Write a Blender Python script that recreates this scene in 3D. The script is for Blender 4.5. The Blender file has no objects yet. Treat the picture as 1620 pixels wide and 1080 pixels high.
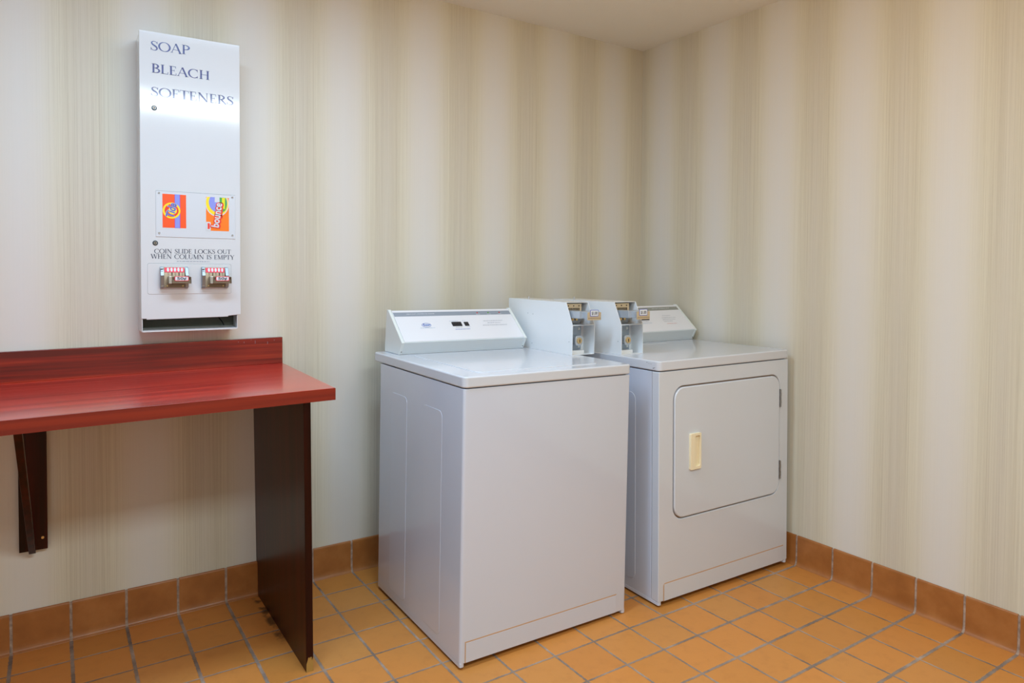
import bpy, bmesh, math, random
from mathutils import Vector, Matrix, Euler
random.seed(4)
S = bpy.context.scene
COL = S.collection
def srgb(r, g, b):
    f = lambda c: (c/255)/12.92 if c <= 10 else ((c/255+.055)/1.055)**2.4
    return (f(r), f(g), f(b), 1)

# ------------------------------------------------------------------ camera
CAMP = Vector((-2.6130, -2.7000, 1.2368))
YAW, PITCH, ROLL = .58563, -.02841, .00667
fw = Vector((math.sin(YAW), math.cos(YAW), 0)); rt = Vector((math.cos(YAW), -math.sin(YAW), 0)); up = Vector((0, 0, 1))
fw, up = fw*math.cos(PITCH)+up*math.sin(PITCH), up*math.cos(PITCH)-fw*math.sin(PITCH)
rt, up = rt*math.cos(ROLL)+up*math.sin(ROLL), up*math.cos(ROLL)-rt*math.sin(ROLL)
cd = bpy.data.cameras.new('camera'); cam = bpy.data.objects.new('camera', cd); COL.objects.link(cam)
cd.sensor_width = 36; cd.lens = 1092.734/1620*36; cd.shift_y = (461.393-540)/1620; cd.clip_start = .02
M = Matrix.Identity(4)
for i, v in enumerate((rt, up, -fw)):
    for j in range(3): M[j][i] = v[j]
M.translation = CAMP
cam.matrix_world = M
S.camera = cam

# ------------------------------------------------------------------ world, lights, exposure
w = bpy.data.worlds.new('world'); S.world = w; w.use_nodes = True
w.node_tree.nodes['Background'].inputs[0].default_value = (.9, .95, 1, 1)
w.node_tree.nodes['Background'].inputs[1].default_value = .1
S.view_settings.view_transform = 'Standard'; S.view_settings.look = 'None'
S.view_settings.exposure = 0.0; S.view_settings.gamma = 1.0; S.view_settings.use_curve_mapping = False
def area(name, loc, sx, sy, power, col, rot=(0, 0, 0)):
    l = bpy.data.lights.new(name, 'AREA'); l.shape = 'RECTANGLE'; l.size = sx; l.size_y = sy; l.energy = power; l.color = col
    o = bpy.data.objects.new(name, l); COL.objects.link(o); o.location = loc; o.rotation_euler = rot
    return o
area('ceiling_troffer_light', (-1.85, -2.88, 2.395), 1.25, .46, 52, (.75, .90, .94))
area('ceiling_strip_light', (-2.25, -1.10, 2.395), 1.20, .28, 30, (.50, .74, 1.0))
area('left_fill_light', (-3.95, -2.7, 1.25), 1.0, 1.7, 9, (.62, .82, 1.0), (0, math.radians(-90), 0))  # added cool fill from the left, lifts the machine sides; no doorway modelled
gl = bpy.data.lights.new('warm_corner_fill', 'POINT'); gl.energy = 9.5; gl.color = (1.0, .70, .36); gl.shadow_soft_size = .12  # added warm fill, brightens the right corner and ceiling; no fixture modelled
o = bpy.data.objects.new('warm_corner_fill', gl); COL.objects.link(o); o.location = (-1.15, -1.5, 2.18)

# ------------------------------------------------------------------ materials
def newmat(name, base=(.8, .8, .8, 1), rough=.5, metal=0, spec=.5, coat=0, trans=0, emit=None):
    m = bpy.data.materials.new(name); m.use_nodes = True
    b = m.node_tree.nodes['Principled BSDF']
    b.inputs['Base Color'].default_value = base; b.inputs['Roughness'].default_value = rough
    b.inputs['Metallic'].default_value = metal; b.inputs['Specular IOR Level'].default_value = spec
    b.inputs['Coat Weight'].default_value = coat; b.inputs['Coat Roughness'].default_value = .06
    b.inputs['Transmission Weight'].default_value = trans
    if emit:
        b.inputs['Emission Color'].default_value = emit; b.inputs['Emission Strength'].default_value = 1
    return m
class N:
    """tiny node helper"""
    def __init__(s, m): s.t = m.node_tree; s.b = s.t.nodes['Principled BSDF']
    def node(s, ty, **k):
        n = s.t.nodes.new(ty)
        for a, v in k.items(): setattr(n, a, v)
        return n
    def link(s, a, b): s.t.links.new(a, b)
    def val(s, sock, v):
        if isinstance(v, (int, float)): sock.default_value = v
        elif isinstance(v, tuple): sock.default_value = v
        else: s.link(v, sock)
    def m(s, op, a, b=0.0, c=0.0):
        n = s.node('ShaderNodeMath', operation=op)
        s.val(n.inputs[0], a); s.val(n.inputs[1], b); s.val(n.inputs[2], c)
        return n.outputs[0]
    def xyz(s):
        tc = s.node('ShaderNodeTexCoord'); sp = s.node('ShaderNodeSeparateXYZ'); s.link(tc.outputs['Object'], sp.inputs[0]); return sp.outputs
    def comb(s, x, y, z):
        n = s.node('ShaderNodeCombineXYZ'); s.val(n.inputs[0], x); s.val(n.inputs[1], y); s.val(n.inputs[2], z); return n.outputs[0]
    def noise(s, vec, scale=1, detail=2, rough=.5):
        n = s.node('ShaderNodeTexNoise'); s.link(vec, n.inputs['Vector']); n.inputs['Scale'].default_value = scale
        n.inputs['Detail'].default_value = detail; n.inputs['Roughness'].default_value = rough; return n.outputs['Fac']
    def mix(s, f, a, b, mode='MIX'):
        n = s.node('ShaderNodeMix', data_type='RGBA', blend_type=mode)
        s.val(n.inputs[0], f); s.val(n.inputs[6], a); s.val(n.inputs[7], b); return n.outputs[2]
    def ramp(s, f, stops):
        n = s.node('ShaderNodeValToRGB'); s.link(f, n.inputs[0]); e = n.color_ramp.elements
        while len(e) < len(stops): e.new(.5)
        for x, (p, c) in zip(e, stops): x.position = p; x.color = c
        return n.outputs[0]
    def smooth(s, v, a, b):
        n = s.node('ShaderNodeMapRange', interpolation_type='SMOOTHSTEP'); s.val(n.inputs[0], v)
        n.inputs[1].default_value = a; n.inputs[2].default_value = b; n.inputs[3].default_value = 0; n.inputs[4].default_value = 1
        return n.outputs[0]
    def bump(s, h, strength=.3, dist=.001):
        n = s.node('ShaderNodeBump'); n.inputs['Strength'].default_value = strength; n.inputs['Distance'].default_value = dist
        s.link(h, n.inputs['Height']); s.link(n.outputs[0], s.b.inputs['Normal'])
    def base(s, c): s.link(c, s.b.inputs['Base Color'])

def wallpaper(name, axis, centre, period):
    m = newmat(name, rough=.62, spec=.25); n = N(m); x = n.xyz(); u = x[axis]; z = x[2]
    t = n.m('FRACT', n.m('ADD', n.m('DIVIDE', n.m('SUBTRACT', u, centre), period), 50.5))
    d = n.m('ABSOLUTE', n.m('SUBTRACT', t, .5))            # 0 at band centre
    wob = n.noise(n.comb(n.m('MULTIPLY', u, 60), 0, 0), 1, 2)
    dd = n.m('ADD', d, n.m('MULTIPLY', n.m('SUBTRACT', wob, .5), .06))
    col = n.ramp(dd, [(0, srgb(208, 200, 184)), (.13, srgb(209, 201, 182)), (.20, srgb(215, 208, 189)), (.29, srgb(219, 213, 199)), (.37, srgb(221, 216, 207)), (.5, srgb(221, 217, 211))])
    amp = n.ramp(d, [(0, (.62,)*3+(1,)), (.17, (.9,)*3+(1,)), (.24, (.6,)*3+(1,)), (.33, (.14,)*3+(1,)), (.5, (.06,)*3+(1,))])
    st = n.noise(n.comb(n.m('MULTIPLY', u, 430), n.m('MULTIPLY', z, .9), 0), 1, 4, .75)
    st2 = n.noise(n.comb(n.m('MULTIPLY', u, 900), n.m('MULTIPLY', z, 22), 3.0), 1, 2, .6)
    s = n.m('ADD', n.smooth(st, .35, .68), n.m('MULTIPLY', st2, .6))
    k = n.m('MULTIPLY', n.m('SUBTRACT', s, .75), amp)
    k = n.m('MULTIPLY', k, .44)
    dark = n.m('MAXIMUM', k, 0.0); lite = n.m('MAXIMUM', n.m('MULTIPLY', k, -1), 0.0)
    col = n.mix(dark, col, srgb(138, 118, 88)); col = n.mix(n.m('MULTIPLY', lite, 1.3), col, srgb(240, 235, 215))
    wv = n.noise(n.comb(n.m('MULTIPLY', u, 700), n.m('MULTIPLY', z, 500), 1.0), 1, 2)
    col = n.mix(n.m('MULTIPLY', wv, .05), col, srgb(90, 80, 60))
    n.base(col); n.bump(n.m('ADD', st2, n.m('MULTIPLY', wv, .5)), .12, .0006)
    return m

TP, TA = .1624, .1410           # tile pitch and the cut first row along each wall
def floor_mat():
    m = newmat('quarry_tile', rough=.5, spec=.35); n = N(m); x = n.xyz()
    gx = n.m('DIVIDE', n.m('SUBTRACT', n.m('MULTIPLY', x[0], -1), TA), TP); gy = n.m('DIVIDE', n.m('SUBTRACT', n.m('MULTIPLY', x[1], -1), TA), TP)
    wob = n.noise(n.comb(n.m('MULTIPLY', x[0], 90), n.m('MULTIPLY', x[1], 90), 0), 1, 3)
    wv = n.m('MULTIPLY', n.m('SUBTRACT', wob, .5), .006)
    def dist(g):
        f = n.m('FRACT', n.m('ADD', g, 50.0)); return n.m('MULTIPLY', n.m('MINIMUM', f, n.m('SUBTRACT', 1.0, f)), TP)
    dx, dy = dist(gx), dist(gy)
    # joints running along x are wider at the right, joints running along y wider at the left
    wx = n.m('ADD', .0034, n.m('MULTIPLY', n.smooth(x[0], -1.6, -2.2), .0014)); wy = n.m('ADD', .0030, n.m('MULTIPLY', n.smooth(x[0], -1.3, -.5), .0018))
    ex = n.m('SUBTRACT', n.m('ADD', dx, wv), wx); ey = n.m('SUBTRACT', n.m('ADD', dy, wv), wy)
    e = n.m('MINIMUM', ex, ey)
    tile = n.smooth(e, -.0004, .0010)
    cell = n.comb(n.m('FLOOR', n.m('ADD', gx, 50.0)), n.m('FLOOR', n.m('ADD', gy, 50.0)), 0)
    wn = n.node('ShaderNodeTexWhiteNoise', noise_dimensions='2D'); n.link(cell, wn.inputs['Vector'])
    col = n.ramp(wn.outputs['Value'], [(0, srgb(206, 134, 66)), (.35, srgb(196, 131, 63)), (.7, srgb(210, 138, 68)), (1, srgb(199, 138, 73))])
    fine = n.noise(n.comb(x[0], x[1], x[2]), 700, 3, .7); mott = n.noise(n.comb(x[0], x[1], x[2]), 22, 4, .6)
    col = n.mix(n.m('MULTIPLY', n.smooth(fine, .60, .72), .32), col, srgb(110, 62, 28))
    col = n.mix(n.m('MULTIPLY', n.smooth(mott, .45, .8), .22), col, srgb(160, 100, 50))
    gc = n.ramp(n.noise(n.comb(x[0], x[1], x[2]), 9, 4, .65), [(.3, srgb(112, 96, 86)), (.52, srgb(150, 132, 120)), (.7, srgb(182, 158, 142))])
    gc = n.mix(n.m('MULTIPLY', n.smooth(fine, .5, .7), .4), gc, srgb(84, 70, 58))
    col = n.mix(tile, gc, col)
    # worn grime on the floor along the counter's end panel
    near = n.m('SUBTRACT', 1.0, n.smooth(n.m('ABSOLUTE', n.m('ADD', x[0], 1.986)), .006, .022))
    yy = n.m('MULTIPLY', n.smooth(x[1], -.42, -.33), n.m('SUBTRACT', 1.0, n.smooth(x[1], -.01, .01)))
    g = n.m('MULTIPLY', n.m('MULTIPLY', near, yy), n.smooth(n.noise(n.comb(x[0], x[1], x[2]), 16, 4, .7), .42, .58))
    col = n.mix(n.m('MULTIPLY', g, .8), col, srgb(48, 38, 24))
    n.base(col)
    h = n.m('ADD', n.m('MULTIPLY', n.smooth(e, -.001, .003), 1.0), n.m('MULTIPLY', fine, .06))
    n.bump(h, .5, .0022)
    r = n.m('ADD', .72, n.m('MULTIPLY', tile, -.30)); n.link(r, n.b.inputs['Roughness'])
    return m
def base_tile_mat():
    m = newmat('glazed_base_tile', rough=.33, spec=.5); n = N(m); x = n.xyz()
    v = n.comb(x[0], x[1], x[2])
    col = n.ramp(n.noise(v, 9, 4, .6), [(.3, srgb(150, 92, 43)), (.5, srgb(163, 102, 50)), (.72, srgb(177, 116, 62))])
    fine = n.noise(v, 500, 3, .7)
    col = n.mix(n.m('MULTIPLY', n.smooth(fine, .6, .75), .3), col, srgb(96, 54, 24))
    n.base(col); n.bump(fine, .1, .0006); n.link(n.m('ADD', .26, n.m('MULTIPLY', n.noise(v, 30, 3), .25)), n.b.inputs['Roughness'])
    return m
def grout_mat():
    m = newmat('grout', rough=.85); n = N(m); x = n.xyz(); v = n.comb(x[0], x[1], x[2])
    n.base(n.ramp(n.noise(v, 60, 4, .6), [(.3, srgb(128, 106, 92)), (.7, srgb(186, 160, 142))])); return m
def wood_mat(name, axis, dark, mid, light, rough=.26, coat=1.0, spec=.5):
    m = newmat(name, rough=rough, spec=spec, coat=coat); n = N(m); x = n.xyz()
    sc = [70, 70, 70]; sc[axis] = 1.6
    v = n.comb(n.m('MULTIPLY', x[0], sc[0]), n.m('MULTIPLY', x[1], sc[1]), n.m('MULTIPLY', x[2], sc[2]))
    sc2 = [420, 420, 420]; sc2[axis] = 14
    v2 = n.comb(n.m('MULTIPLY', x[0], sc2[0]), n.m('MULTIPLY', x[1], sc2[1]), n.m('MULTIPLY', x[2], sc2[2]))
    col = n.ramp(n.noise(v, .55, 4, .6), [(.36, dark), (.5, mid), (.62, light)])
    col = n.mix(n.m('MULTIPLY', n.smooth(n.noise(v2, 1, 2, .6), .5, .75), .35), col, dark)
    n.base(col); n.b.inputs['Coat Roughness'].default_value = .12
    return m
def ceiling_mat():
    m = newmat('ceiling_paint', srgb(234, 228, 216), rough=.9, spec=.1); n = N(m); x = n.xyz(); v = n.comb(x[0], x[1], x[2])
    n.bump(n.noise(v, 160, 3, .6), .35, .002); return m
def enamel(name, c, rough=.28, coat=.3):
    m = newmat(name, c, rough=rough, spec=.5, coat=coat); n = N(m); x = n.xyz(); v = n.comb(x[0], x[1], x[2])
    n.base(n.mix(n.m('MULTIPLY', n.noise(v, 5, 3), .05), c, srgb(170, 168, 160)))
    n.bump(n.noise(v, 900, 2), .03, .0003); return m
MAT = dict(
    wall_back=wallpaper('striped_wallpaper_back', 0, -.015, .3585), wall_right=wallpaper('striped_wallpaper_right', 1, -.31, .3465),
    floor=floor_mat(), base=base_tile_mat(), grout=grout_mat(), ceiling=ceiling_mat(),
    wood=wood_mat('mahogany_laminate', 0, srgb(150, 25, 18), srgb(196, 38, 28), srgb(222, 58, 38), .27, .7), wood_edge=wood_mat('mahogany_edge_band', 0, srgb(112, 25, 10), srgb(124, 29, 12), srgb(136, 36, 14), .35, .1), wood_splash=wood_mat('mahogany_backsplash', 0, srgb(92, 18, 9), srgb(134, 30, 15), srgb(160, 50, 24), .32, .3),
    wood_v=wood_mat('mahogany_laminate_shaded', 2, srgb(30, 6, 4), srgb(46, 10, 6), srgb(62, 15, 9), .30, .0, .2),  # same laminate, with the shade under the counter darkened into its colour
    raw=newmat('worn_bare_wood', srgb(170, 130, 62), .8),
    white=enamel('white_enamel', srgb(206, 212, 228), .3, 1.0), white_top=enamel('white_enamel_top', srgb(208, 211, 220), .16),
    door_white=enamel('warm_white_enamel', srgb(210, 215, 225), .3, .8),
    box_white=enamel('white_powder_coat', srgb(238, 240, 243), .3, .5),
    disp=enamel('white_gloss_paint', srgb(217, 218, 220), .09, .55),
    fascia=enamel('console_fascia_paint', srgb(214, 220, 222), .35), cap=enamel('console_end_cap_plastic', srgb(226, 230, 228), .4),
    panel=enamel('console_overlay', srgb(232, 232, 238), .3),
    grey=newmat('grey_overlay_strip', srgb(146, 154, 166), .35), greyd=newmat('grey_green_overlay_strip', srgb(146, 148, 142), .35),
    dark=newmat('dark_gap', srgb(34, 30, 26), .8), black=newmat('black_plastic', srgb(38, 40, 46), .35),
    grime=newmat('brown_seam_line', srgb(196, 160, 128), .7),  # brown tone of the toe seams, also behind the dryer door
    cream=newmat('cream_plastic', srgb(243, 230, 198), .35),
    chrome=newmat('chrome', srgb(210, 212, 216), .16, 1), satin=newmat('satin_metal', srgb(188, 196, 206), .3, .45), steel=newmat('dull_steel', srgb(150, 156, 162), .38, 1),
    zinc=newmat('zinc_plate', srgb(158, 170, 182), .45, .6), bronze=newmat('bronze_slide_metal', srgb(138, 122, 104), .32, .8),
    tan=newmat('tan_faceplate', srgb(206, 186, 154), .42, .35), brass=newmat('brass', srgb(214, 186, 130), .3, .8),
    navy=newmat('navy_ink', srgb(58, 68, 128), .2, coat=1), ink=newmat('dark_ink', srgb(52, 58, 84), .3, coat=1), blue=newmat('blue_ink', srgb(60, 104, 186), .5),
    palegrey=newmat('faint_grey_ink', srgb(150, 156, 170), .5), paleblue=newmat('faint_blue_ink', srgb(140, 172, 200), .5), whiteink=newmat('white_ink', srgb(232, 234, 238), .5),
    redink=newmat('faint_red_ink', srgb(214, 120, 112), .5),
    red=newmat('red_lens', srgb(214, 52, 44), .4), green=newmat('green_lens', srgb(92, 168, 48), .4),
    pinkred=newmat('pink_red_label', srgb(244, 50, 84), .4), slotwhite=newmat('slot_label_white', srgb(224, 228, 232), .4),
    cardw=newmat('white_card', srgb(212, 214, 218), .3), orange=newmat('orange_print', srgb(252, 86, 24), .4), orange2=newmat('light_orange_print', srgb(255, 124, 14), .4),
    yellow=newmat('yellow_print', srgb(255, 222, 30), .4), purple=newmat('violet_print', srgb(150, 60, 200), .4), lilac=newmat('lilac_print', srgb(140, 148, 226), .4),
    tblue=newmat('blue_print', srgb(84, 100, 190), .4), redp=newmat('red_print', srgb(238, 56, 40), .4), greenp=newmat('green_print', srgb(70, 160, 76), .4), lime=newmat('lime_print', srgb(232, 226, 20), .4),
    clear=newmat('clear_acrylic', (1, 1, 1, 1), .03, trans=1), wire=newmat('black_wire', srgb(20, 20, 20), .7, spec=.05),
    lockface=newmat('lock_face', srgb(206, 178, 130), .35, .5), hopper=newmat('hopper_grey_metal', srgb(76, 78, 68), .6, .2),
)

# ------------------------------------------------------------------ mesh helpers
class MB:
    def __init__(s): s.bm = bmesh.new()
    def face(s, vs):
        try: return s.bm.faces.new(vs)
        except ValueError: return None
    def box(s, x0, x1, y0, y1, z0, z1):
        v = [s.bm.verts.new((x, y, z)) for z in (z0, z1) for y in (y0, y1) for x in (x0, x1)]
        for f in ((0, 2, 3, 1), (4, 5, 7, 6), (0, 1, 5, 4), (2, 6, 7, 3), (0, 4, 6, 2), (1, 3, 7, 5)): s.face([v[i] for i in f])
        return s
    def prism(s, poly, a0, a1, fn):
        """extrude poly (2D) from a0 to a1; fn(p, q, a) -> xyz"""
        A = [s.bm.verts.new(fn(p, q, a0)) for p, q in poly]; B = [s.bm.verts.new(fn(p, q, a1)) for p, q in poly]
        n = len(poly)
        s.face(A[::-1]); s.face(B)
        for i in range(n): s.face([A[i], A[(i+1) % n], B[(i+1) % n], B[i]])
        return s
    def px(s, poly, x0, x1): return s.prism(poly, x0, x1, lambda y, z, a: (a, y, z))      # profile in y,z
    def py(s, poly, y0, y1): return s.prism(poly, y0, y1, lambda x, z, a: (x, a, z))      # outline in x,z
    def pz(s, poly, z0, z1): return s.prism(poly, z0, z1, lambda x, y, a: (x, y, a))
    def ring(s, outer, inner, a0, a1, fn):
        n = len(outer); L = []
        for P, a in ((outer, a0), (outer, a1), (inner, a1), (inner, a0)): L.append([s.bm.verts.new(fn(p, q, a)) for p, q in P])
        for k in range(4):
            A, B = L[k], L[(k+1) % 4]
            for i in range(n): s.face([A[i], A[(i+1) % n], B[(i+1) % n], B[i]])
        return s
    def cyl(s, p0, p1, r, r2=None, n=20, cap=True):
        p0, p1 = Vector(p0), Vector(p1); d = (p1-p0).normalized(); a = d.orthogonal().normalized(); b = d.cross(a); r2 = r if r2 is None else r2
        A, B = [], []
        for i in range(n):
            t = 2*math.pi*i/n; o = a*math.cos(t)+b*math.sin(t); A.append(s.bm.verts.new(p0+o*r)); B.append(s.bm.verts.new(p1+o*r2))
        for i in range(n): s.face([A[i], A[(i+1) % n], B[(i+1) % n], B[i]])
        if cap: s.face(A[::-1]); s.face(B)
        return s
    def tube(s, pts, r, n=8):
        for a, b in zip(pts, pts[1:]): s.cyl(a, b, r, n=n)
        return s
    def build(s, name, mat, parent=None, bevel=0, seg=3, angle=30, smooth=True, mtx=None):
        bmesh.ops.recalc_face_normals(s.bm, faces=s.bm.faces)
        if mtx is not None: s.bm.transform(mtx)
        me = bpy.data.meshes.new(name); s.bm.to_mesh(me); s.bm.free()
        me.materials.append(MAT[mat] if isinstance(mat, str) else mat)
        if smooth:
            me.shade_smooth(); me.set_sharp_from_angle(angle=math.radians(angle))
        o = bpy.data.objects.new(name, me); COL.objects.link(o)
        if parent: o.parent = parent
        if bevel:
            b = o.modifiers.new('bevel', 'BEVEL'); b.width = bevel; b.segments = seg; b.limit_method = 'ANGLE'; b.angle_limit = math.radians(35); b.harden_normals = True
        return o
def rr(x0, x1, z0, z1, r, n=8):
    P = []
    for cx, cz, a in ((x1-r, z1-r, 0), (x0+r, z1-r, 90), (x0+r, z0+r, 180), (x1-r, z0+r, 270)):
        for k in range(n+1):
            t = math.radians(a+90*k/n); P.append((cx+r*math.cos(t), cz+r*math.sin(t)))
    return P
def ell(cx, cy, rx, ry, n=40, a0=0, a1=360):
    return [(cx+rx*math.cos(math.radians(a0+(a1-a0)*k/n)), cy+ry*math.sin(math.radians(a0+(a1-a0)*k/n))) for k in range(n)]
YF = lambda x, z, a: (x, a, z)
def empty(name, loc, rot=(0, 0, 0), label=None, cat=None):
    o = bpy.data.objects.new(name, None); COL.objects.link(o); o.location = loc; o.rotation_euler = rot; o.empty_display_size = .1
    if label: o['label'] = label; o['category'] = cat
    return o
def rot_m(tx, ty, yz):
    return (Matrix.Rotation(yz, 3, 'Z') @ Matrix.Rotation(ty, 3, 'Y') @ Matrix.Rotation(tx, 3, 'X')).to_euler()

# ------------------------------------------------------------------ lettering
def strokes(mb, pts, wid, fn):
    L, R = [], []
    for i, p in enumerate(pts):
        a = Vector(pts[max(i-1, 0)]); b = Vector(pts[min(i+1, len(pts)-1)]); d = (b-a).normalized(); n = Vector((-d.y, d.x))*(wid[i]/2)
        L.append(mb.bm.verts.new(fn(p[0]+n.x, p[1]+n.y))); R.append(mb.bm.verts.new(fn(p[0]-n.x, p[1]-n.y)))
    for i in range(len(pts)-1): mb.face([L[i], L[i+1], R[i+1], R[i]])
TK, TN = .15, .055
def G_line(x0, y0, x1, y1, w): return ([(x0, y0), (x1, y1)], [w, w])
def G_serif(x, y, half=.12): return G_line(x-half, y, x+half, y, .04)
def G_arc(cx, cy, rx, ry, a0, a1, n=18, tk=TK, tn=TN):
    P, W = [], []
    for k in range(n+1):
        t = math.radians(a0+(a1-a0)*k/n); P.append((cx+rx*math.cos(t), cy+ry*math.sin(t))); W.append(tn+(tk-tn)*abs(math.cos(t))**1.4)
    return (P, W)
def stem(x, y0=0, y1=1, w=TK, s0=1, s1=1):
    o = [G_line(x, y0, x, y1, w)]
    if s0: o.append(G_serif(x, y0+.02, w/2+.07))
    if s1: o.append(G_serif(x, y1-.02, w/2+.07))
    return o
def glyph(c):
    if c == 'O': return [G_arc(.5, .5, .43, .475, 0, 360, 36)], 1.0
    if c == 'C': return [G_arc(.5, .5, .42, .475, 48, 312, 30), G_line(.79, .98, .79, .70, .04), G_line(.79, .02, .79, .26, .03)], .92
    if c == 'S':
        P = [(.53, .76), (.49, .88), (.40, .955), (.29, .97), (.18, .93), (.11, .83), (.12, .71), (.21, .60), (.34, .51), (.46, .41), (.53, .29), (.51, .15), (.42, .055), (.30, .025), (.17, .05), (.08, .15), (.05, .28)]
        W = [.03, .05, .055, .055, .08, .11, .13, .15, .16, .15, .13, .11, .08, .055, .055, .05, .03]
        return [(P, W), G_line(.55, .98, .55, .72, .035), G_line(.05, .02, .05, .30, .035)], .62
    if c == 'A': return [G_line(.08, 0, .42, 1, .05), G_line(.42, 1, .78, 0, TK), G_line(.2, .34, .66, .34, .045), G_serif(.08, .02, .1), G_serif(.78, .02, .14)], .88
    if c == 'P': return stem(.18)+[G_arc(.28, .73, .34, .245, 90, -90, 16), G_line(.18, .975, .3, .975, .05), G_line(.18, .485, .3, .485, .05)], .68
    if c == 'B': return stem(.18)+[G_arc(.28, .755, .27, .22, 90, -90, 14), G_arc(.30, .275, .34, .25, 90, -90, 14), G_line(.18, .975, .3, .975, .05), G_line(.18, .53, .32, .53, .045), G_line(.18, .025, .3, .025, .05)], .72
    if c == 'R': return stem(.18)+[G_arc(.28, .745, .30, .23, 90, -90, 14), G_line(.18, .975, .3, .975, .05), G_line(.18, .515, .3, .515, .05), G_line(.34, .52, .74, 0, .13), G_serif(.76, .02, .09)], .80
    if c == 'D': return stem(.18)+[G_arc(.32, .5, .48, .475, 90, -90, 20), G_line(.18, .975, .34, .975, .05), G_line(.18, .025, .34, .025, .05)], .90
    if c == 'L': return stem(.18)+[G_line(.18, .025, .60, .025, .05), G_line(.60, 0, .62, .26, .04)], .68
    if c == 'E': return stem(.18)+[G_line(.18, .025, .58, .025, .05), G_line(.18, .975, .55, .975, .05), G_line(.18, .52, .44, .52, .045), G_line(.58, 0, .60, .24, .04), G_line(.55, 1, .56, .78, .04), G_line(.44, .42, .44, .62, .035)], .68
    if c == 'F': return stem(.18)+[G_line(.18, .975, .56, .975, .05), G_line(.18, .52, .44, .52, .045), G_line(.56, 1, .57, .76, .04), G_line(.44, .42, .44, .62, .035)], .64
    if c == 'T': return stem(.38, 0, 1, TK, 1, 0)+[G_line(.04, .975, .72, .975, .05), G_line(.04, 1, .03, .76, .04), G_line(.72, 1, .73, .76, .04)], .76
    if c == 'H': return stem(.18)+stem(.74)+[G_line(.18, .51, .74, .51, .05)], .94
    if c == 'I': return stem(.2), .40
    if c == 'N': return stem(.16, 0, 1, .05)+[G_line(.16, .98, .80, .04, TK)]+stem(.80, 0, 1, .05, 0, 1), .98
    if c == 'M': return stem(.16, 0, 1, .05, 1, 0)+[G_line(.18, .98, .52, .04, TK), G_line(.52, .04, .88, .98, .05)]+stem(.90, 0, 1, TK, 1, 0)+[G_serif(.12, .98, .09), G_serif(.96, .98, .07)], 1.10
    if c == 'K': return stem(.18)+[G_line(.24, .44, .68, .98, .05), G_line(.34, .56, .76, 0, .13), G_serif(.68, .98, .1), G_serif(.78, .02, .1)], .84
    if c == 'U': return [G_line(.18, .98, .18, .30, TK), G_line(.74, .98, .74, .30, .05), G_arc(.46, .32, .28, .29, 180, 360, 16, .12, .06), G_serif(.18, .98, .14), G_serif(.74, .98, .1)], .92
    if c == 'W': return [G_line(.12, .98, .40, .02, TK), G_line(.40, .02, .62, .98, .05), G_line(.62, .98, .90, .02, TK), G_line(.90, .02, 1.14, .98, .05), G_serif(.12, .98, .13), G_serif(.62, .98, .1), G_serif(1.14, .98, .1)], 1.24
    if c == 'Y': return [G_line(.10, .98, .42, .46, TK), G_line(.42, .46, .72, .98, .05), G_line(.42, .5, .42, 0, TK), G_serif(.10, .98, .13), G_serif(.72, .98, .1), G_serif(.42, .02, .13)], .82
    return [], .45
def serif_text(name, txt, x0, x1, z0, h, y, mat, parent, slope=0):
    """serif capitals on a plane facing -y, fitted between x0 and x1"""
    tot = sum(glyph(c)[1] for c in txt); k = (x1-x0)/tot; mb = MB(); cx = 0
    for c in txt:
        g, adv = glyph(c)
        for P, W in g:
            # widths are kept in glyph units, stretched with the letter
            strokes(mb, P, W, lambda p, q: (x0+(cx+p)*k, y, z0+q*h+slope*(cx*k)))
        cx += adv
    for f in mb.bm.faces:
        if f.normal.y > 0: f.normal_flip()
    o = mb.build(name, mat, parent, smooth=False)
    sd = o.modifiers.new('thick', 'SOLIDIFY'); sd.thickness = .0003; sd.offset = 0
    return o
def sans(name, txt, mat, parent, M4, size, extrude=.0002, width=None, offset=0, shear=0, align='CENTER'):
    """built-in sans text turned into a mesh, placed by the matrix M4 (text plane = local xy)"""
    cu = bpy.data.curves.new(name, 'FONT'); cu.body = txt; cu.size = size; cu.extrude = extrude; cu.align_x = align; cu.align_y = 'CENTER'; cu.offset = offset; cu.shear = shear; cu.resolution_u = 3
    t = bpy.data.objects.new(name+'_curve', cu); COL.objects.link(t)
    dg = bpy.context.evaluated_depsgraph_get(); me = bpy.data.meshes.new_from_object(t.evaluated_get(dg)); COL.objects.unlink(t); bpy.data.objects.remove(t)
    sx = 1
    if width:
        xs = [v.co.x for v in me.vertices]; sx = width/(max(xs)-min(xs))
    me.transform(M4 @ Matrix.Diagonal((sx, 1, 1, 1)))
    me.materials.clear(); me.materials.append(MAT[mat]); me.name = name
    o = bpy.data.objects.new(name, me); COL.objects.link(o); o.parent = parent
    return o
def facing(x, y, z, turn=0, tilt=0):
    """matrix for a text plane that faces -y at x,y,z; turn rotates in the plane, tilt leans the top back"""
    return Matrix.Translation((x, y, z)) @ Matrix.Rotation(math.radians(90-tilt), 4, 'X') @ Matrix.Rotation(math.radians(turn), 4, 'Z')
def microtext(mb, x0, x1, z, h, y, fn=None, dens=.72, wl=(.004, .011)):
    """print too small to read: short broken dashes"""
    x = x0
    while x < x1:
        L = min(random.uniform(*wl), x1-x); p = x
        while p < x+L:
            d = random.uniform(.0006, .0013); zz = z+random.uniform(0, h*.25)
            q = [(p, zz), (p+d, zz), (p+d, z+h), (p, z+h)]
            f = fn or (lambda a, b: (a, y, b))
            mb.face([mb.bm.verts.new(f(a, b)) for a, b in q]); p += d/dens
        x += L+.0026

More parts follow.
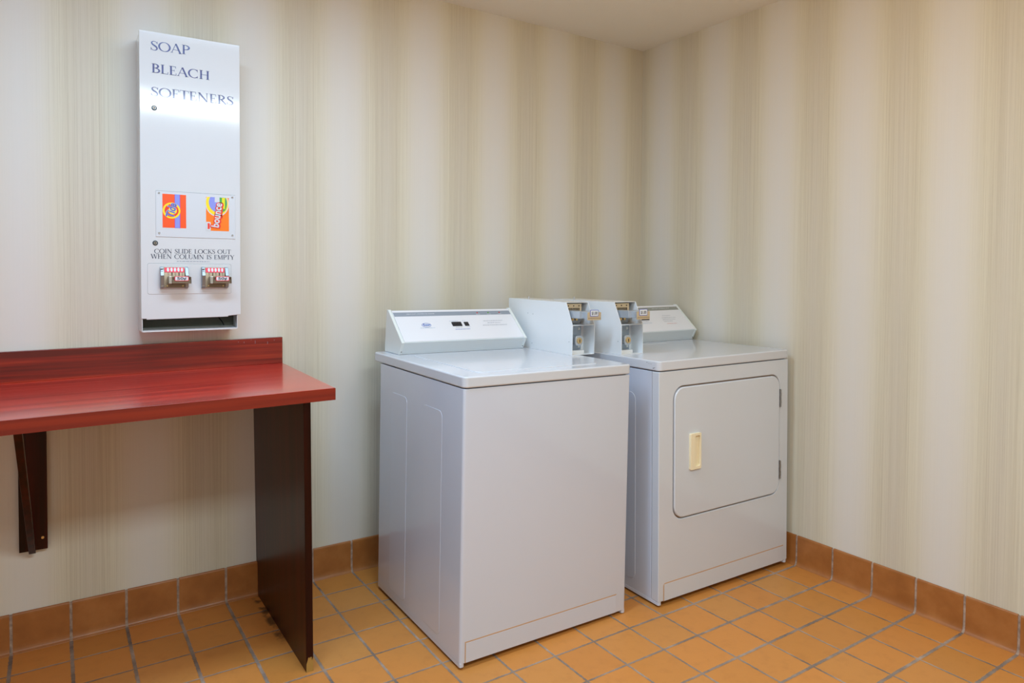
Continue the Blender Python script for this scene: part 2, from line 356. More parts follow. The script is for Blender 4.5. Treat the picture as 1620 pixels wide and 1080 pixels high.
# ------------------------------------------------------------------ room shell
W = .0122                        # wall planes stand this far behind the cove toe line
CZ = 2.415; XL, YN = -4.0, -4.5
def struct(o): o['kind'] = 'structure'; return o
struct(MB().box(XL, W+.1, YN, W+.1, -.1, 0).build('floor', 'floor', smooth=False))
struct(MB().box(XL, W+.1, YN, W+.1, CZ, CZ+.1).build('ceiling', 'ceiling', smooth=False))
struct(MB().box(XL, W+.1, W, W+.1, 0, CZ).build('wall_back', 'wall_back', smooth=False))
struct(MB().box(W, W+.1, YN, W, 0, CZ).build('wall_right', 'wall_right', smooth=False))
struct(MB().box(XL-.1, XL, YN, W+.1, 0, CZ).build('wall_left', 'wall_right', smooth=False))
struct(MB().box(XL-.1, W+.1, YN-.1, YN, 0, CZ).build('wall_front', 'wall_back', smooth=False))
prof = [(0, .1275), (.0035, .1283), (.0062, .1268), (.0075, .1235), (.0078, .117), (.0078, .028), (.0085, .018), (.0105, .0095), (.0135, .0042), (.0175, .0016), (.0185, .0004), (.0185, 0), (0, 0)]
gprof = [(0, .1255), (.0050, .1240), (.0062, .117), (.0062, .028), (.0070, .017), (.0095, .0080), (.0130, .0028), (.0178, .0003), (.0178, -.001), (0, -.001)]
g = .0042
def baseboard(name, run, length):
    mb = MB(); gr = MB(); a = .018; n = 0; edges = [TA+k*TP for k in range(-1, 40)]
    fn = (lambda d, z, t: (-t, W-d, z)) if run == 'x' else (lambda d, z, t: (W-d, -t, z))
    prev = 0.0
    for e in edges[1:]:
        if prev >= length: break
        mb.prism(prof, prev+(g if prev else -W), e-g, fn); prev = e
    o = struct(mb.build(name, 'base', smooth=True, angle=40))
    gr.prism(gprof, -W, prev, fn)
    q = gr.build('grout', 'grout', o)
baseboard('baseboard_back', 'x', 3.9); baseboard('baseboard_right', 'y', 4.4)

# ------------------------------------------------------------------ folding counter
ctr = empty('laundry_counter', (-1.955, -.61, 0), label='dark red mahogany laminate counter with low backsplash, along the wall under the dispenser', cat='counter')
O = Vector((1.955, .61, 0))      # world -> local
def L4(): return Matrix.Translation(O)
TZ = .8822
# the top sags very slightly towards the left, as in the photo
sh = Matrix.Identity(4); sh[2][0] = .0088; sh[2][3] = .0088*1.89
def ctop(mb, name, mat, parent=ctr, bevel=.0012): return mb.build(name, mat, parent, bevel, 2, mtx=L4() @ sh)
ctop(MB().pz([(-3.6, -.668), (-1.904, -.6634), (-1.882, W), (-3.6, W)], TZ-.0365, TZ), 'worktop', 'wood')
wtp = bpy.data.objects['worktop']
ctop(MB().pz([(-3.6, -.6692), (-1.9035, -.6646), (-1.9035, -.6630), (-3.6, -.6676)], TZ-.0363, TZ-.0004), 'edge_band', 'wood_edge', wtp, 0)['label'] = 'darker fine-grained edge strip'
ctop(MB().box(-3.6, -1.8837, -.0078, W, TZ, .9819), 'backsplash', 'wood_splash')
# upright end panel standing on the floor, notched around the base tile
pan = [(-.6105, 0), (-.0075, 0), (-.0075, .1285), (W, .1285), (W, TZ-.0365), (-.6235, TZ-.0365)]
ep = MB(); A = []
ep.px(pan, -1.9775, -1.9555)
for v in ep.bm.verts: v.co.x += -.0115*(v.co.z/.845)
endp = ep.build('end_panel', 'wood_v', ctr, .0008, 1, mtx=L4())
ch = MB()                        # chipped corner at the foot of the front edge
pts = [(-1.9775, 0), (-1.9557, 0), (-1.9558, .046), (-1.9600, .033), (-1.9630, .058), (-1.9668, .040), (-1.9700, .052), (-1.9740, .036), (-1.9773, .026)]
ch.py(pts, -.6112, -.6095).build('chipped_edge', 'raw', endp, mtx=L4())['label'] = 'bare wood chip'
# bracket
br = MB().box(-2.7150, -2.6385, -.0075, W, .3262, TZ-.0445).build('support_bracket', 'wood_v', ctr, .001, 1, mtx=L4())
dz = MB()
a, b = Vector((-2.694, -.56, .832)), Vector((-2.680, -.012, .328)); d = (b-a).normalized(); sx = Vector((1, 0, 0)); nn = d.cross(sx).normalized()
V = []
for p in (a, b):
    for i, j in ((-1, -1), (1, -1), (1, 1), (-1, 1)): V.append(dz.bm.verts.new(p+sx*.0092*i+nn*.010*j))
for f in ((0, 1, 2, 3), (7, 6, 5, 4), (0, 4, 5, 1), (1, 5, 6, 2), (2, 6, 7, 3), (3, 7, 4, 0)): dz.face([V[i] for i in f])
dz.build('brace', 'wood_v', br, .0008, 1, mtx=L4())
for x, z in ((-2.652, .365), (-2.648, .79)): MB().cyl((x, -.0075, z), (x, -.0095, z), .0042).build('screw', 'brass', br, mtx=L4())
# wear flecks along the backsplash
bsp = bpy.data.objects['backsplash']
for x, z, L in ((-2.045, .969, .004), (-2.025, .966, .006), (-1.985, .962, .014), (-1.94, .958, .012), (-1.915, .970, .005), (-2.0, .975, .003)):
    MB().box(x, x+.0008, -.0081, -.0077, z, z+L*.8).build('paint_fleck', 'palegrey', bsp, mtx=L4())

# ------------------------------------------------------------------ soap dispenser on the wall
DX0, DX1, DYF = -2.3718, -2.0565, -.1036
dsp = empty('soap_dispenser', ((DX0+DX1)/2, W, 1.027), label='tall white coin-operated soap and softener dispenser hung on the wall above the red counter', cat='dispenser')
OD = Matrix.Translation(-Vector(dsp.location))
def dp(mb, name, mat, parent=dsp, bevel=0, seg=2, **k): return mb.build(name, mat, parent, bevel, seg, mtx=OD, **k)
bx0, bx1 = -2.3695, -2.0665
b = MB(); t = .002
b.box(bx0, bx1, W-t, W, 1.0275, 2.024); b.box(bx0, bx0+t, DYF+.004, W-t, 1.0275, 2.024); b.box(bx1-t, bx1, DYF+.004, W-t, 1.0275, 2.024)
b.box(bx0+t, bx1-t, DYF+.004, W-t, 2.022, 2.024)
dp(b, 'cabinet_body', 'disp', smooth=False)
hp = MB(); hp.px([(DYF+.002, 1.0275), (DYF+.002, 1.0325), (DYF+.006, 1.0325), (DYF+.008, 1.0295), (-.045, 1.0365), (W-.002, 1.046), (W-.002, 1.0275)], bx0+t, bx1-t)
dp(hp, 'delivery_tray', 'disp', smooth=False)
dp(MB().box(bx0+t, bx1-t, -.040, -.038, 1.036, 1.14), 'tray_back', 'hopper', smooth=False)
dr = MB()
dr.py([(DX0, 1.0735), (DX0+.008, 1.0725), (DX0+.0155, 1.0725), (DX0+.0155, 1.0695), (-2.0985, 1.0725), (-2.0985, 1.0755), (DX1, 1.0792), (DX1, 2.0325), (DX0, 2.0272)], DYF, DYF+.014)
door = dp(dr, 'front_door', 'disp', bevel=.0016, seg=3)
serif_text('word_soap', 'SOAP', -2.3385, -2.2185, 1.9665, .0312, DYF-.0003, 'navy', door, .042)
serif_text('word_bleach', 'BLEACH', -2.3365, -2.1545, 1.8930, .0300, DYF-.0003, 'navy', door, .016)
serif_text('word_softeners', 'SOFTENERS', -2.3385, -2.0770, 1.8155, .0305, DYF-.0003, 'navy', door, .014)
serif_text('word_coin_slide_locks_out', 'COIN SLIDE LOCKS OUT', -2.3320, -2.0890, 1.2918, .0152, DYF-.0003, 'ink', door, .012)
serif_text('word_when_column_is_empty', 'WHEN COLUMN IS EMPTY', -2.3425, -2.0775, 1.2742, .0155, DYF-.0003, 'ink', door, .002)
for wd in ('word_soap', 'word_bleach', 'word_softeners', 'word_coin_slide_locks_out', 'word_when_column_is_empty'):
    o = bpy.data.objects[wd]; o.data.transform(OD)
    o['label'] = 'dark blue serif lettering'
mt = MB(); microtext(mt, -2.263, -2.159, 1.2646, .0030, DYF-.0004); dp(mt, 'small_print', 'palegrey', door, smooth=False)
for z in (1.7762, 1.3265):
    dp(MB().cyl((-2.3285, DYF+.001, z), (-2.3285, DYF-.0012, z), .0082, n=28), 'lock_ring', 'wire', door)
    lk = dp(MB().cyl((-2.3285, DYF+.001, z), (-2.3285, DYF-.0035, z), .0062, .0055, 28), 'key_lock', 'steel', door)
    dp(MB().cyl((-2.3285, DYF-.0035, z), (-2.3285, DYF-.0045, z), .0036, n=20), 'lock_core', 'bronze', lk)
    dp(MB().box(-2.3291, -2.3279, DYF-.0048, DYF-.0044, z-.002, z+.002), 'keyhole', 'dark', lk, smooth=False)
cardp = dp(MB().box(-2.3262, -2.0742, DYF-.0018, DYF-.0002, 1.3478, 1.5022), 'display_card', 'cardw', door, bevel=.0005, seg=1)
dp(MB().box(-2.3262, -2.0742, DYF-.0022, DYF+.0002, 1.5018, 1.5026), 'card_edge', 'steel', cardp, smooth=False)
for x in (-2.3165, -2.0838):
    for z in (1.3602, 1.4945): dp(MB().cyl((x, DYF-.0015, z), (x, DYF-.0042, z), .0042, .0026, 16), 'acorn_screw', 'chrome', cardp)
# detergent packet print (orange, turned on its side)
def layer(name, poly, mat, parent, k, y0=DYF-.0019):
    return dp(MB().py(poly, y0-.00018*k, y0-.00018*(k-1)+.0001), name, mat, parent, smooth=False)
def rect(x0, x1, z0, z1): return [(x0, z0), (x1, z0), (x1, z1), (x0, z1)]
p1 = layer('detergent_picture', rect(-2.3062, -2.2335, 1.3792, 1.4928), 'orange', cardp, 1)
layer('stripe_edge', rect(-2.2690, -2.2520, 1.3790, 1.4930), 'purple', p1, 2)
layer('stripe', rect(-2.2678, -2.2534, 1.3790, 1.4930), 'lilac', p1, 3)
c0 = (-2.2785, 1.4375)
layer('logo_outer', ell(*c0, .0272, .0272), 'yellow', p1, 4)
layer('logo_ring', ell(*c0, .0215, .0215), 'redp', p1, 5)
layer('logo_centre', ell(c0[0]+.003, c0[1], .0130, .0130), 'yellow', p1, 6)
o = sans('logo_halo', 'Tide', 'cardw', p1, OD @ facing(c0[0], DYF-.0034, c0[1], 78), .037, .00008, .050, .0014, .15)
o = sans('logo_word', 'Tide', 'tblue', p1, OD @ facing(c0[0], DYF-.0036, c0[1], 78), .036, .00008, .048, .0007, .15)
# softener picture
p2 = layer('softener_picture', rect(-2.1702, -2.0952, 1.3742, 1.4915), 'orange2', cardp, 1)
def clipped(cx, cz, rx, rz, x0, x1, z0, z1, n=60):
    P = [(min(max(x, x0), x1), min(max(z, z0), z1)) for x, z in ell(cx, cz, rx, rz, n)]
    out = []
    P = [p for i, p in enumerate(P) if not ((P[i-1][0] == p[0] == P[(i+1) % len(P)][0]) or (P[i-1][1] == p[1] == P[(i+1) % len(P)][1]))]
    for p in P:
        if not out or (abs(p[0]-out[-1][0])+abs(p[1]-out[-1][1])) > 1e-5: out.append(p)
    return out
lim = (-2.1702, -2.0952, 1.3742, 1.4915)
layer('white_arc', clipped(-2.134, 1.470, .0385, .0455, *lim), 'cardw', p2, 2)
layer('yellow_arc', clipped(-2.134, 1.471, .0365, .0430, *lim), 'yellow', p2, 3)
layer('meadow', clipped(-2.131, 1.473, .0300, .0345, *lim), 'lilac', p2, 4)
layer('hill', clipped(-2.117, 1.470, .0150, .0290, *lim), 'greenp', p2, 5)
layer('sky', rect(-2.142, -2.126, 1.474, 1.4915), 'cardw', p2, 6)
layer('flash', rect(-2.1185, -2.1085, 1.452, 1.4910), 'lime', p2, 7)
layer('corner_badge', rect(-2.1702, -2.1555, 1.3742, 1.4045), 'cardw', p2, 5)
layer('badge_print', rect(-2.1655, -2.1585, 1.380, 1.400), 'redp', p2, 6)
sans('word_back', 'bounce', 'redp', p2, OD @ facing(-2.1330, DYF-.0036, 1.4290, 82), .036, .00008, .092, .0042)
sans('word_halo', 'bounce', 'redp', p2, OD @ facing(-2.1345, DYF-.0037, 1.4290, 82), .036, .00008, .090, .0034)
sans('word_front', 'bounce', 'cardw', p2, OD @ facing(-2.1345, DYF-.0039, 1.4290, 82), .034, .00008, .086, .0010)
acr = None
# raised plate that carries the coin slides
rp = MB(); rp.py(rr(-2.3525, -2.0888, 1.1548, 1.2574, .006), DYF-.0012, DYF+.001)
plate = dp(rp, 'slide_plate', 'disp', door, bevel=.0008, seg=2)
dp(MB().py(rr(-2.3527, -2.0883, 1.1544, 1.2584, .006), DYF-.0004, DYF+.0008), 'plate_shadow_gap', 'steel', plate, smooth=False)
for sx0, price in ((-2.3155, '50¢'), (-2.1868, '50¢')):
    x0, x1, z0, z1 = sx0, sx0+.0862, 1.1735, 1.2475
    yb = DYF-.001; yf = yb-.020
    cs = MB()
    # chrome housing: tapered side cheeks with a sloping face between them
    for a0, a1 in ((x0, x0+.0105), (x1-.0105, x1)):
        cs.px([(yb, z0), (yb, z1), (yf+.012, z1-.002), (yf-.004, (z0+z1)/2+.008), (yf+.002, z0+.004)], a0, a1)
    cs.box(x0+.002, x1-.002, yb-.002, yb+.0005, z0+.002, z1-.001)
    csl = dp(cs, 'coin_slide', 'steel', plate, bevel=.0008, seg=1)
    fc = MB(); fc.px([(yb, z0+.002), (yb, z1-.001), (yf+.014, z1-.002), (yf+.006, z0+.030), (yf+.004, z0+.004)], x0+.0105, x1-.0105)
    dp(fc, 'slide_body', 'bronze', csl)
    for k in range(7):
        dp(MB().box(x0+.0008, x0+.0085, yf+.0035-.0004*k, yf+.008, z1-.008-.0095*k, z1-.0055-.0095*k), 'cheek_rib', 'chrome', csl, smooth=False)
    def onface(z): return yf+.006+(.008)*((z-(z0+.030))/((z1-.002)-(z0+.030)))
    za, zb = z1-.019, z1-.003
    lb = MB(); V = [lb.bm.verts.new(p) for p in ((x0+.013, onface(za)-.0012, za), (x1-.012, onface(za)-.0012, za), (x1-.012, onface(zb)-.0012, zb), (x0+.013, onface(zb)-.0012, zb))]; lb.face(V)
    l0 = dp(lb, 'slot_label', 'pinkred', csl, smooth=False); l0.modifiers.new('t', 'SOLIDIFY').thickness = .0006
    for k in range(5):
        ov = MB(); P = ell(x0+.0235+k*.0108, (za+zb)/2+.001, .0036, .0066, 20)
        ov.face([ov.bm.verts.new((x, onface(z)-.0020, z)) for x, z in P]); dp(ov, 'coin_slot', 'slotwhite', csl, smooth=False)
        dp(MB().box(x0+.0238+k*.0108, x0+.0258+k*.0108, onface(za-.005)-.004, onface(za)-.0005, za-.011, za-.001), 'slot_tooth', 'black' if k % 2 else 'chrome', csl, smooth=False)
    # projecting slide with its price tag
    sl = MB(); sl.box(x0+.0220, x0+.0310, yf-.026, yf+.008, z0+.017, z0+.0415)
    dp(sl, 'slide_handle', 'chrome', csl, bevel=.001, seg=2)
    s2 = MB(); s2.box(x0+.0310, x1+.004, yf-.028, yf+.008, z0+.0175, z0+.0225); s2.box(x0+.0310, x1+.004, yf-.028, yf-.0245, z0+.0225, z0+.030); s2.box(x1+.0010, x1+.004, yf-.028, yf-.010, z0+.0175, z0+.040)
    s2.box(x0+.0310, x1+.004, yf-.012, yf+.008, z0+.030, z0+.041)
    dp(s2, 'slide_tongue', 'bronze', csl, bevel=.0007, seg=1)
    tg = dp(MB().py(rr(x0+.0385, x0+.0815, z0+.0265, z0+.0420, .0035), yf-.030, yf-.0285), 'price_tag', 'pinkred', csl)
    dp(MB().py(rr(x0+.0402, x0+.0798, z0+.0282, z0+.0403, .0025), yf-.0304, yf-.0299), 'tag_face', 'slotwhite', tg)
    sans('price', price, 'ink', tg, OD @ facing(x0+.060, yf-.0308, z0+.0343), .0125, .0001, .029, .0003)
    for xs in (x0+.020, x1-.018): dp(MB().cyl((xs, yf+.004, z0+.0095), (xs, yf+.001, z0+.0095), .0022, n=10), 'brass_screw', 'brass', csl)
dp(MB().tube([(-2.130, -.060, 1.085), (-2.122, -.064, 1.066), (-2.112, -.068, 1.052), (-2.106, -.066, 1.040)], .0018), 'cord', 'wire', dsp)

# ------------------------------------------------------------------ machine console shared by the two machines
def console(root, x0, x1, yb, strip, dryer=False):
    """yb = front foot of the console; returns a function slope(x, t, lift) on its sloping face"""
    y0, z0, y1, z1 = yb-.029, .9515, yb+.108, 1.0690; zt = .9032 if not dryer else .9022
    yk = yb+.134
    cw = .0125
    bodyp = [(yb+.001, zt), (y0+.003, z0), (y1+.001, z1-.004), (yk-.012, z1-.004), (yk-.002, zt)]
    cons = MB().px(bodyp, x0+cw*.7, x1-cw*.7).build('control_console', 'fascia', root, .002, 2)
    for a0, a1 in ((x0, x0+cw), (x1-cw, x1)):
        cp = MB().px([(yb, zt+.0005), (y0, z0), (y1-.002, z1), (y1+.012, z1), (yk, zt+.03), (yk, zt+.0005)], a0, a1).build('end_cap', 'cap', cons, .0022, 3)
    for xm in (x1-.008, x0+.008): MB().cyl((xm, yb-.006, zt+.011), (xm, yb-.0085, zt+.011), .0022, n=10).build('cap_screw', 'steel', cons)
    du = Vector((0, y1-y0, z1-z0)); Ln = du.length; un = du.normalized(); nv = Vector((0, -un.z, un.y))
    base = Vector((0, y0+.003, z0))
    def sl(x, t, lift=0): p = base+un*(t*Ln)+nv*(lift+.0002); return (x, p.y, p.z)
    def patch(name, xa, xb, ta, tb, l0, l1, mat, par, bev=0):
        m = MB(); V = [m.bm.verts.new(sl(x, t, l)) for l in (l0, l1) for t in (ta, tb) for x in (xa, xb)]
        for f in ((0, 2, 3, 1), (4, 5, 7, 6), (0, 1, 5, 4), (2, 6, 7, 3), (0, 4, 6, 2), (1, 3, 7, 5)): m.face([V[i] for i in f])
        return m.build(name, mat, par, bev, 2)
    face = patch('control_face', x0+cw+.001, x1-cw-.001, .015, .955, -.002, .0016, 'panel', cons, .0006)
    patch('grey_strip', x0+cw+.003, x1-cw-.003, .77, .895, .001, .0021, strip, face)
    tilt = math.degrees(math.atan2(y1-y0, z1-z0))
    def T(name, txt, x, t, size, mat, width=None, off=0):
        p = sl(x, t, .0026); return sans(name, txt, mat, face, facing(p[0], p[1], p[2], 0, tilt), size, .0001, width, off)
    def micro(name, xa, xb, t, h, mat):
        m = MB(); microtext(m, xa, xb, 0, h, 0, lambda a, bb: sl(a, t+bb/Ln, .0022)); return m.build(name, mat, face, smooth=False)
    return cons, face, sl, patch, T, micro

def worktop(root, w, d, z0, z1, yb0=0):
    P = rr(-.0025, w+.0025, -.003+yb0, d, .018, 6)
    return MB().pz(P, z0, z1).build('worktop', 'white_top', root, .0055, 4)

# ------------------------------------------------------------------ coin meter box on a machine
def coin_meter(root, x0, yf, zt, price, tilt=0):
    w_, T_ = .113, .0022; x1 = x0+w_; zs = 1.0208; ztop = 1.1100; yr = yf+.462
    yt = yf+.044
    side = [(yf, zt), (yf, zs), (yt, ztop), (yr, ztop), (yr, zt)]
    h = MB()
    h.px(side, x0, x0+T_); h.px(side, x1-T_, x1)
    h.box(x0+T_, x1-T_, yt, yr, ztop-T_, ztop)
    h.box(x0+T_, x1-T_, yf+.001, yr, zt, zt+T_)
    h.box(x0+T_, x1-T_, yf+.002, yf+.075, zs-.0015, zs+.0015)
    h.box(x0+T_, x1-T_, yr-T_, yr, zt, ztop)
    m = h.build('coin_meter', 'box_white', root, .0006, 1)
    xc = (x0+x1)/2
    # lower bay: zinc plate, rivets, lock
    MB().box(x0+T_, x1-.030, yf+.050, yf+.053, zt+.014, zs-.002).build('lock_plate', 'zinc', m)
    MB().box(x1-.030, x1-T_, yf+.068, yf+.070, zt+.003, zs-.002).build('bay_back', 'box_white', m, smooth=False)
    MB().box(x0+T_, x1-.030, yf+.028, yf+.0500, zt+T_, zt+.0150).build('bay_ledge', 'box_white', m, smooth=False)
    lk = MB().py(rr(x0+.026, x0+.062, .9385, .979, .012), yf+.012, yf+.050).build('lock_housing', 'satin', m, .002, 2)
    MB().cyl((x0+.044, yf+.012, .9590), (x0+.044, yf+.008, .9590), .0125, .0118, 28).build('lock_barrel', 'lockface', lk)
    MB().box(x0+.0425, x0+.0455, yf+.0072, yf+.0082, .952, .964).build('keyhole', 'dark', lk, smooth=False)
    for z in (zt+.028, zs-.018): MB().cyl((x0+.072, yf+.050, z), (x0+.072, yf+.0475, z), .0058, .0042, 16).build('rivet', 'cap', m)
    # upper bay: tan slotted faceplate with a row of teeth, then the projecting slide
    fp = MB().box(x0+.004, x1-.028, yf+.052, yf+.055, zs+.040, ztop-.006).build('slide_faceplate', 'tan', m, .0008, 1)
    for k in range(3): MB().cyl((x0+.017+k*.027, yf+.052, ztop-.015), (x0+.017+k*.027, yf+.0505, ztop-.015), .0024, n=10).build('plate_rivet', 'dark', fp)
    for k in range(8): MB().box(x0+.017+k*.0075, x0+.0205+k*.0075, yf+.0505, yf+.0522, zs+.045, zs+.066).build('slot_tooth', 'dark', fp, smooth=False)
    ch_ = MB(); ch_.box(x0+.005, x1-.028, yf+.030, yf+.072, zs+.030, zs+.0345); ch_.box(x0+.010, x1-.030, yf+.055, yf+.072, zs+.002, zs+.030); ch_.build('slide_channel', 'steel', m, .001, 1)
    for k in range(3): MB().cyl((x0+.020+k*.020, yf+.055, zs+.020), (x0+.020+k*.020, yf+.050, zs+.020), .0055, n=14).build('pin', 'brass', m)
    sx = xc-.004
    MB().px([(yf-.030, 1.0500), (yf-.030, 1.0775), (yf+.060, 1.0775), (yf+.060, 1.0470)], x0+.010, sx-.002).build('slide_rail', 'satin', m, .0012, 2)
    MB().px([(yf-.062, 1.0500), (yf-.062, 1.0770), (yf+.010, 1.0780), (yf+.010, 1.0500)], sx-.026, x1-.026).build('slide_block', 'satin', m, .0015, 2)
    P = [(xc-.036, 1.0455), (xc+.031, 1.0455), (xc+.031, 1.0760), (xc+.019, 1.0760), (xc+.017, 1.0840), (xc-.023, 1.0840), (xc-.025, 1.0760), (xc-.036, 1.0760)]
    hd = MB().py(P, yf-.067, yf-.063).build('slide_grip', 'tan', m, .0008, 1)
    MB().py(rr(xc-.0245, xc+.0165, 1.0600, 1.0855, .003), yf-.0680, yf-.0668).build('tag_border', 'tblue', hd)
    MB().py(rr(xc-.0225, xc+.0145, 1.0622, 1.0835, .002), yf-.0684, yf-.0676).build('tag_face', 'slotwhite', hd)
    sans('price', price, 'ink', hd, facing(xc-.004, yf-.0688, 1.0722), .0165, .0001, .028, .0003)
    for k in range(9): MB().box(xc-.032+k*.0070, xc-.0295+k*.0070, yf-.0675, yf-.0668, 1.0515, 1.0540).build('punched_hole', 'dark', hd, smooth=False)
    pg = MB().cyl((x0+.020, yf+.335, ztop), (x0+.020, yf+.335, ztop+.012), .0045, n=14).build('lid_pin', 'chrome', m)
    for y, z in ((yf+.310, 1.052), (yf+.272, 1.050), (yf+.275, .926), (yf+.020, .955)): MB().cyl((x0, y, z), (x0-.0008, y, z), .0016, n=8).build('side_rivet', 'steel', m)
    return m

# ------------------------------------------------------------------ washer
ww, wd, zb, zt = .6854, .6652, .8650, .9032
wsh = empty('washing_machine', (-1.5781, -.8606, .012), rot_m(.0073, .0089, -.0068), 'white coin-operated top-loading washing machine standing left of the dryer, plain front panel', 'washing machine')
MB().pz(rr(0, ww, 0, wd, .010, 5), .0085, zb).build('cabinet', 'white', wsh, .0015, 2)
MB().box(.012, ww-.012, .012, wd-.012, zb-.002, zb+.006).build('top_seam', 'dark', wsh, smooth=False)
wt = worktop(wsh, ww, wd+.06, zb+.0028, zt)
# base for the shelf behind the cabinet top
def skirts(root, w, d):
    for xa, xb in ((.0005, .017), (w-.017, w-.0005)):
        MB().pz(rr(xa, xb, .0005, d-.001, .006, 4), -.0035, .0092).build('side_skirt', 'white', root, .001, 2)
    for fx in (.07, w-.07):
        for fy in (.06, d-.06): MB().cyl((fx, fy, -.0115), (fx, fy, .010), .016, .012, 18).build('levelling_foot', 'black', root)
skirts(wsh, ww, wd)
tp = MB().box(.0205, .6395, -.0012, .004, .0090, .0715).build('toe_panel', 'white', wsh, .0006, 1)
gm = MB(); gm.box(.0170, .6400, -.0007, .002, .0715, .0758); gm.box(.0170, .0210, -.0007, .002, .0090, .0715); gm.build('seam_line', 'grime', tp, smooth=False)
for a0, a1, c0_, c1_ in ((.1385, .277, .1450, .2880), (.4095, .5455, .4200, .5530)):
    e = MB(); e.prism([(y, z) for y, z in rr(a0+.003, a1+.006, .034, .7725, .022)], -.0009, .002, lambda y, z, a: (a, y, z)); e.build('pressed_side_panel', 'white', wsh, .0006, 2)
lid = MB().pz(rr(.080, .584, .058, .545, .020, 6), zt-.002, zt+.0026).build('lid', 'white_top', wsh, .0025, 3)
cons, face, sl, patch, T, micro = console(wsh, .0428, .6150, .5885, 'grey')
T('strip_lettering', 'HEAVY DUTY COMMERCIAL WASHER', .1740, .835, .0062, 'whiteink', .124)
for k, (x, c) in enumerate(((.4354, 'red'), (.4892, 'green'), (.5447, 'red'))):
    p = Vector(sl(x, .832, .002)); q = Vector(sl(x, .832, .0045))
    MB().cyl(p, q, .0026, n=14).build('indicator_light', c, face)['label'] = ('green' if c == 'green' else 'red')+' indicator light'
    micro('indicator_print', x-.008, x+.010, .785, .0025, 'whiteink')
lg = MB(); lg.ring(ell(.1778, .486, .0202, .062, 40), ell(.1778, .486, .0186, .055, 40), 0, 1, lambda x, t, a: sl(x, t+.02*(x-.1778), .0018+a*.0006)); lgo = lg.build('maker_emblem', 'blue', face, smooth=False)
p = sl(.1778, .490, .0028); sans('emblem_word', 'Roper', 'blue', lgo, facing(p[0], p[1], p[2], 0, 49), .0135, .0001, .0315, .0003, .2)
micro('print_under_emblem', .1465, .2090, .392, .0022, 'paleblue')
patch('double_rocker_switch', .2920, .3360, .425, .552, .001, .0050, 'black', face, .0015)
patch('rocker_switch', .3490, .3690, .425, .545, .001, .0045, 'black', face, .0015)
patch('switch_key', .2945, .3130, .455, .535, .004, .0066, 'black', bpy.data.objects['double_rocker_switch'], .001)
patch('switch_key', .3150, .3335, .455, .535, .004, .0066, 'black', bpy.data.objects['double_rocker_switch'], .001)
micro('switch_print', .2860, .3240, .580, .0025, 'paleblue'); micro('switch_print', .3470, .3600, .585, .0025, 'paleblue')
micro('switch_print', .3030, .3340, .385, .0022, 'palegrey'); micro('switch_print', .3550, .3700, .385, .0022, 'palegrey')
micro('switch_caption', .2970, .3640, .322, .0028, 'blue')
micro('instruction_print', .4450, .5410, .560, .0030, 'palegrey'); micro('instruction_print', .4610, .5250, .493, .0030, 'palegrey'); micro('instruction_print', .4330, .5510, .420, .0030, 'palegrey')
coin_meter(wsh, .6448, .2907, zt, '$1.00')

# ------------------------------------------------------------------ dryer
dw, dd_, zb2, zt2 = .7382, .700, .8622, .9022
dry = empty('clothes_dryer', (-.7671, -.9070, .012), rot_m(-.0059, -.0068, -.0307), 'white coin-operated front-loading clothes dryer with cream door handle, in the corner right of the washer', 'clothes dryer')
MB().box(.001, dw-.001, .0395, dd_, .0085, zb2).build('cabinet', 'white', dry, .002, 2)
MB().box(.004, dw-.004, .030, .045, .010, zb2-.002).build('seam_gap', 'dark', dry, smooth=False)
# front panel with its door opening
op = rr(.0725, .6865, .3005, .8030, .052, 10)
def edge_loop(P, X0, X1, Z0, Z1):
    cx, cz = (X0+X1)/2, (Z0+Z1)/2; out = []
    n = (len(P))//4
    for i, (x, z) in enumerate(P):
        q, k = divmod(i, n); k = k/(n-1)
        # corner arcs map to the panel's corner, spread along its two sides
        cxn = X1 if q in (0, 3) else X0; czn = Z1 if q in (0, 1) else Z0
        mid = (n-1)//2; kk = i % n
        if kk == mid: out.append((cxn, czn)); continue
        if q == 0: out.append((X1, z+(Z1-z)*(kk/mid)) if kk < mid else (X1-(X1-x)*((kk-mid)/mid)**1, Z1))
        if q == 1: out.append((x+(X0-x)*(kk/mid), Z1) if kk < mid else (X0, Z1-(Z1-z)*((kk-mid)/mid)))
        if q == 2: out.append((X0, z+(Z0-z)*(kk/mid)) if kk < mid else (X0+(x-X0)*((kk-mid)/mid), Z0))
        if q == 3: out.append((x+(X1-x)*(kk/mid), Z0) if kk < mid else (X1, Z0+(z-Z0)*((kk-mid)/mid)))
    return out
outer = edge_loop(op, 0, dw, .0085, zb2)
fpn = MB(); fpn.ring(outer, op, 0, .0375, YF)
fp = fpn.build('front_panel', 'door_white', dry, .0035, 3)
MB().py(rr(.070, .689, .298, .8055, .05, 8), .012, .030).build('door_recess', 'grime', fp, smooth=False)
dr2 = MB().py(rr(.0775, .6810, .3060, .7980, .048, 10), -.0035, .014).build('door', 'door_white', dry, .0045, 4)
hf = MB(); hf.ring(rr(.1512, .2078, .4815, .6190, .004, 4), rr(.1760, .2010, .4930, .6090, .006, 4), -.0135, -.0030, YF)
hnd = hf.build('handle', 'cream', dr2, .0016, 2); hnd['label'] = 'cream recessed plastic handle'
MB().box(.1740, .2030, -.0042, -.0030, .4900, .6110).build('handle_pocket', 'cream', hnd, smooth=False)
MB().px([(-.0135, .612), (-.0125, .6125), (-.004, .6100), (-.004, .612)], .176, .201).build('handle_lip', 'cream', hnd, smooth=False)
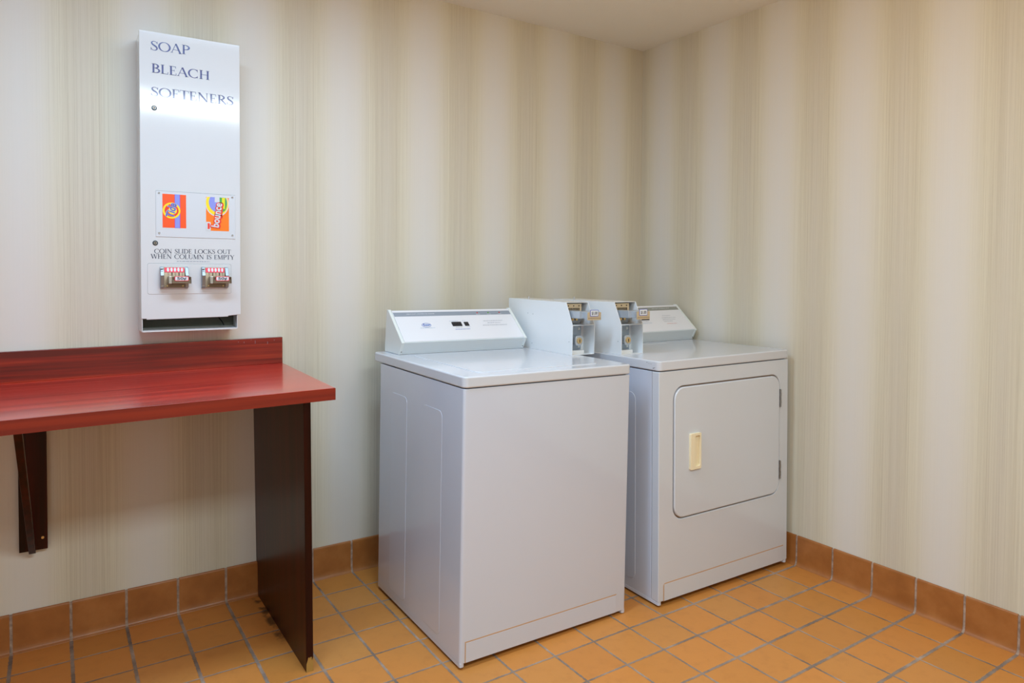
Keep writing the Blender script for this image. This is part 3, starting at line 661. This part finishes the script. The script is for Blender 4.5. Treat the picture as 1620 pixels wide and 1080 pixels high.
for z0, z1 in ((.6650, .7385), (.3635, .4390)):
    hg = MB(); n = 5; hh = (z1-z0)/n
    for k in range(n): hg.cyl((.6838, -.0045, z0+k*hh+.0006), (.6838, -.0045, z0+(k+1)*hh-.0006), .0046 if k % 2 else .0040, n=14)
    h_ = hg.build('hinge', 'steel', dr2); MB().box(.6800, .6880, -.0030, .004, z0, z1).build('hinge_leaf', 'black', h_, smooth=False)
skirts(dry, dw, dd_)
tp = MB().box(.0295, .7130, -.0012, .004, .0090, .0715).build('toe_panel', 'door_white', dry, .0006, 1)
gm = MB(); gm.py([(.0245, .009), (.0245, .066), (.0290, .0740), (.0350, .0758), (.7140, .0758), (.7140, .0708), (.0360, .0708), (.0320, .0690), (.0292, .0640), (.0292, .009)], -.0007, .002); gm.build('seam_line', 'grime', tp, smooth=False)
e = MB(); e.prism(rr(.127, .600, .046, .770, .03), -.0003, .003, lambda y, z, a: (a, y, z)); e.build('pressed_side_panel', 'white', dry, .0008, 2)
MB().box(.012, dw-.012, .012, dd_-.012, zb2-.002, zb2+.006).build('top_seam', 'dark', dry, smooth=False)
wt2 = worktop(dry, dw, dd_, zb2+.0028, zt2)
for y, z, a, bb in ((.024, .874, .006, .0018), (.019, .8765, .004, .0012), (.060, .892, .003, .0016), (.050, .8895, .002, .0010), (.043, .8888, .003, .0008), (.036, .8885, .0025, .0008)): MB().box(-.0029, -.0022, y, y+a, z, z+bb).build('chipped_paint', 'dark', wt2, smooth=False)
MB().pz(rr(.30, .50, .470, .535, .006), zt2-.001, zt2+.0012).build('lint_screen_cover', 'white_top', dry, .0008, 2)
cons, face, sl, patch, T, micro = console(dry, .1690, .7410, .5420, 'greyd', True)
T('strip_lettering', 'HEAVY DUTY COMMERCIAL DRYER', .6110, .835, .0062, 'whiteink', .114)
patch('rocker_switch', .4380, .4880, .425, .495, .001, .0045, 'black', face, .0012)
for (a0, a1, t_, c) in ((.587, .639, .552, 'palegrey'), (.573, .666, .470, 'palegrey'), (.571, .652, .400, 'palegrey'), (.570, .627, .337, 'palegrey'), (.580, .644, .250, 'redink'), (.4284, .4870, .305, 'paleblue'), (.430, .475, .370, 'palegrey')):
    micro('instruction_print', a0, a1, t_, .0028, c)
coin_meter(dry, .0115, .2215, zt2, '$1.00')
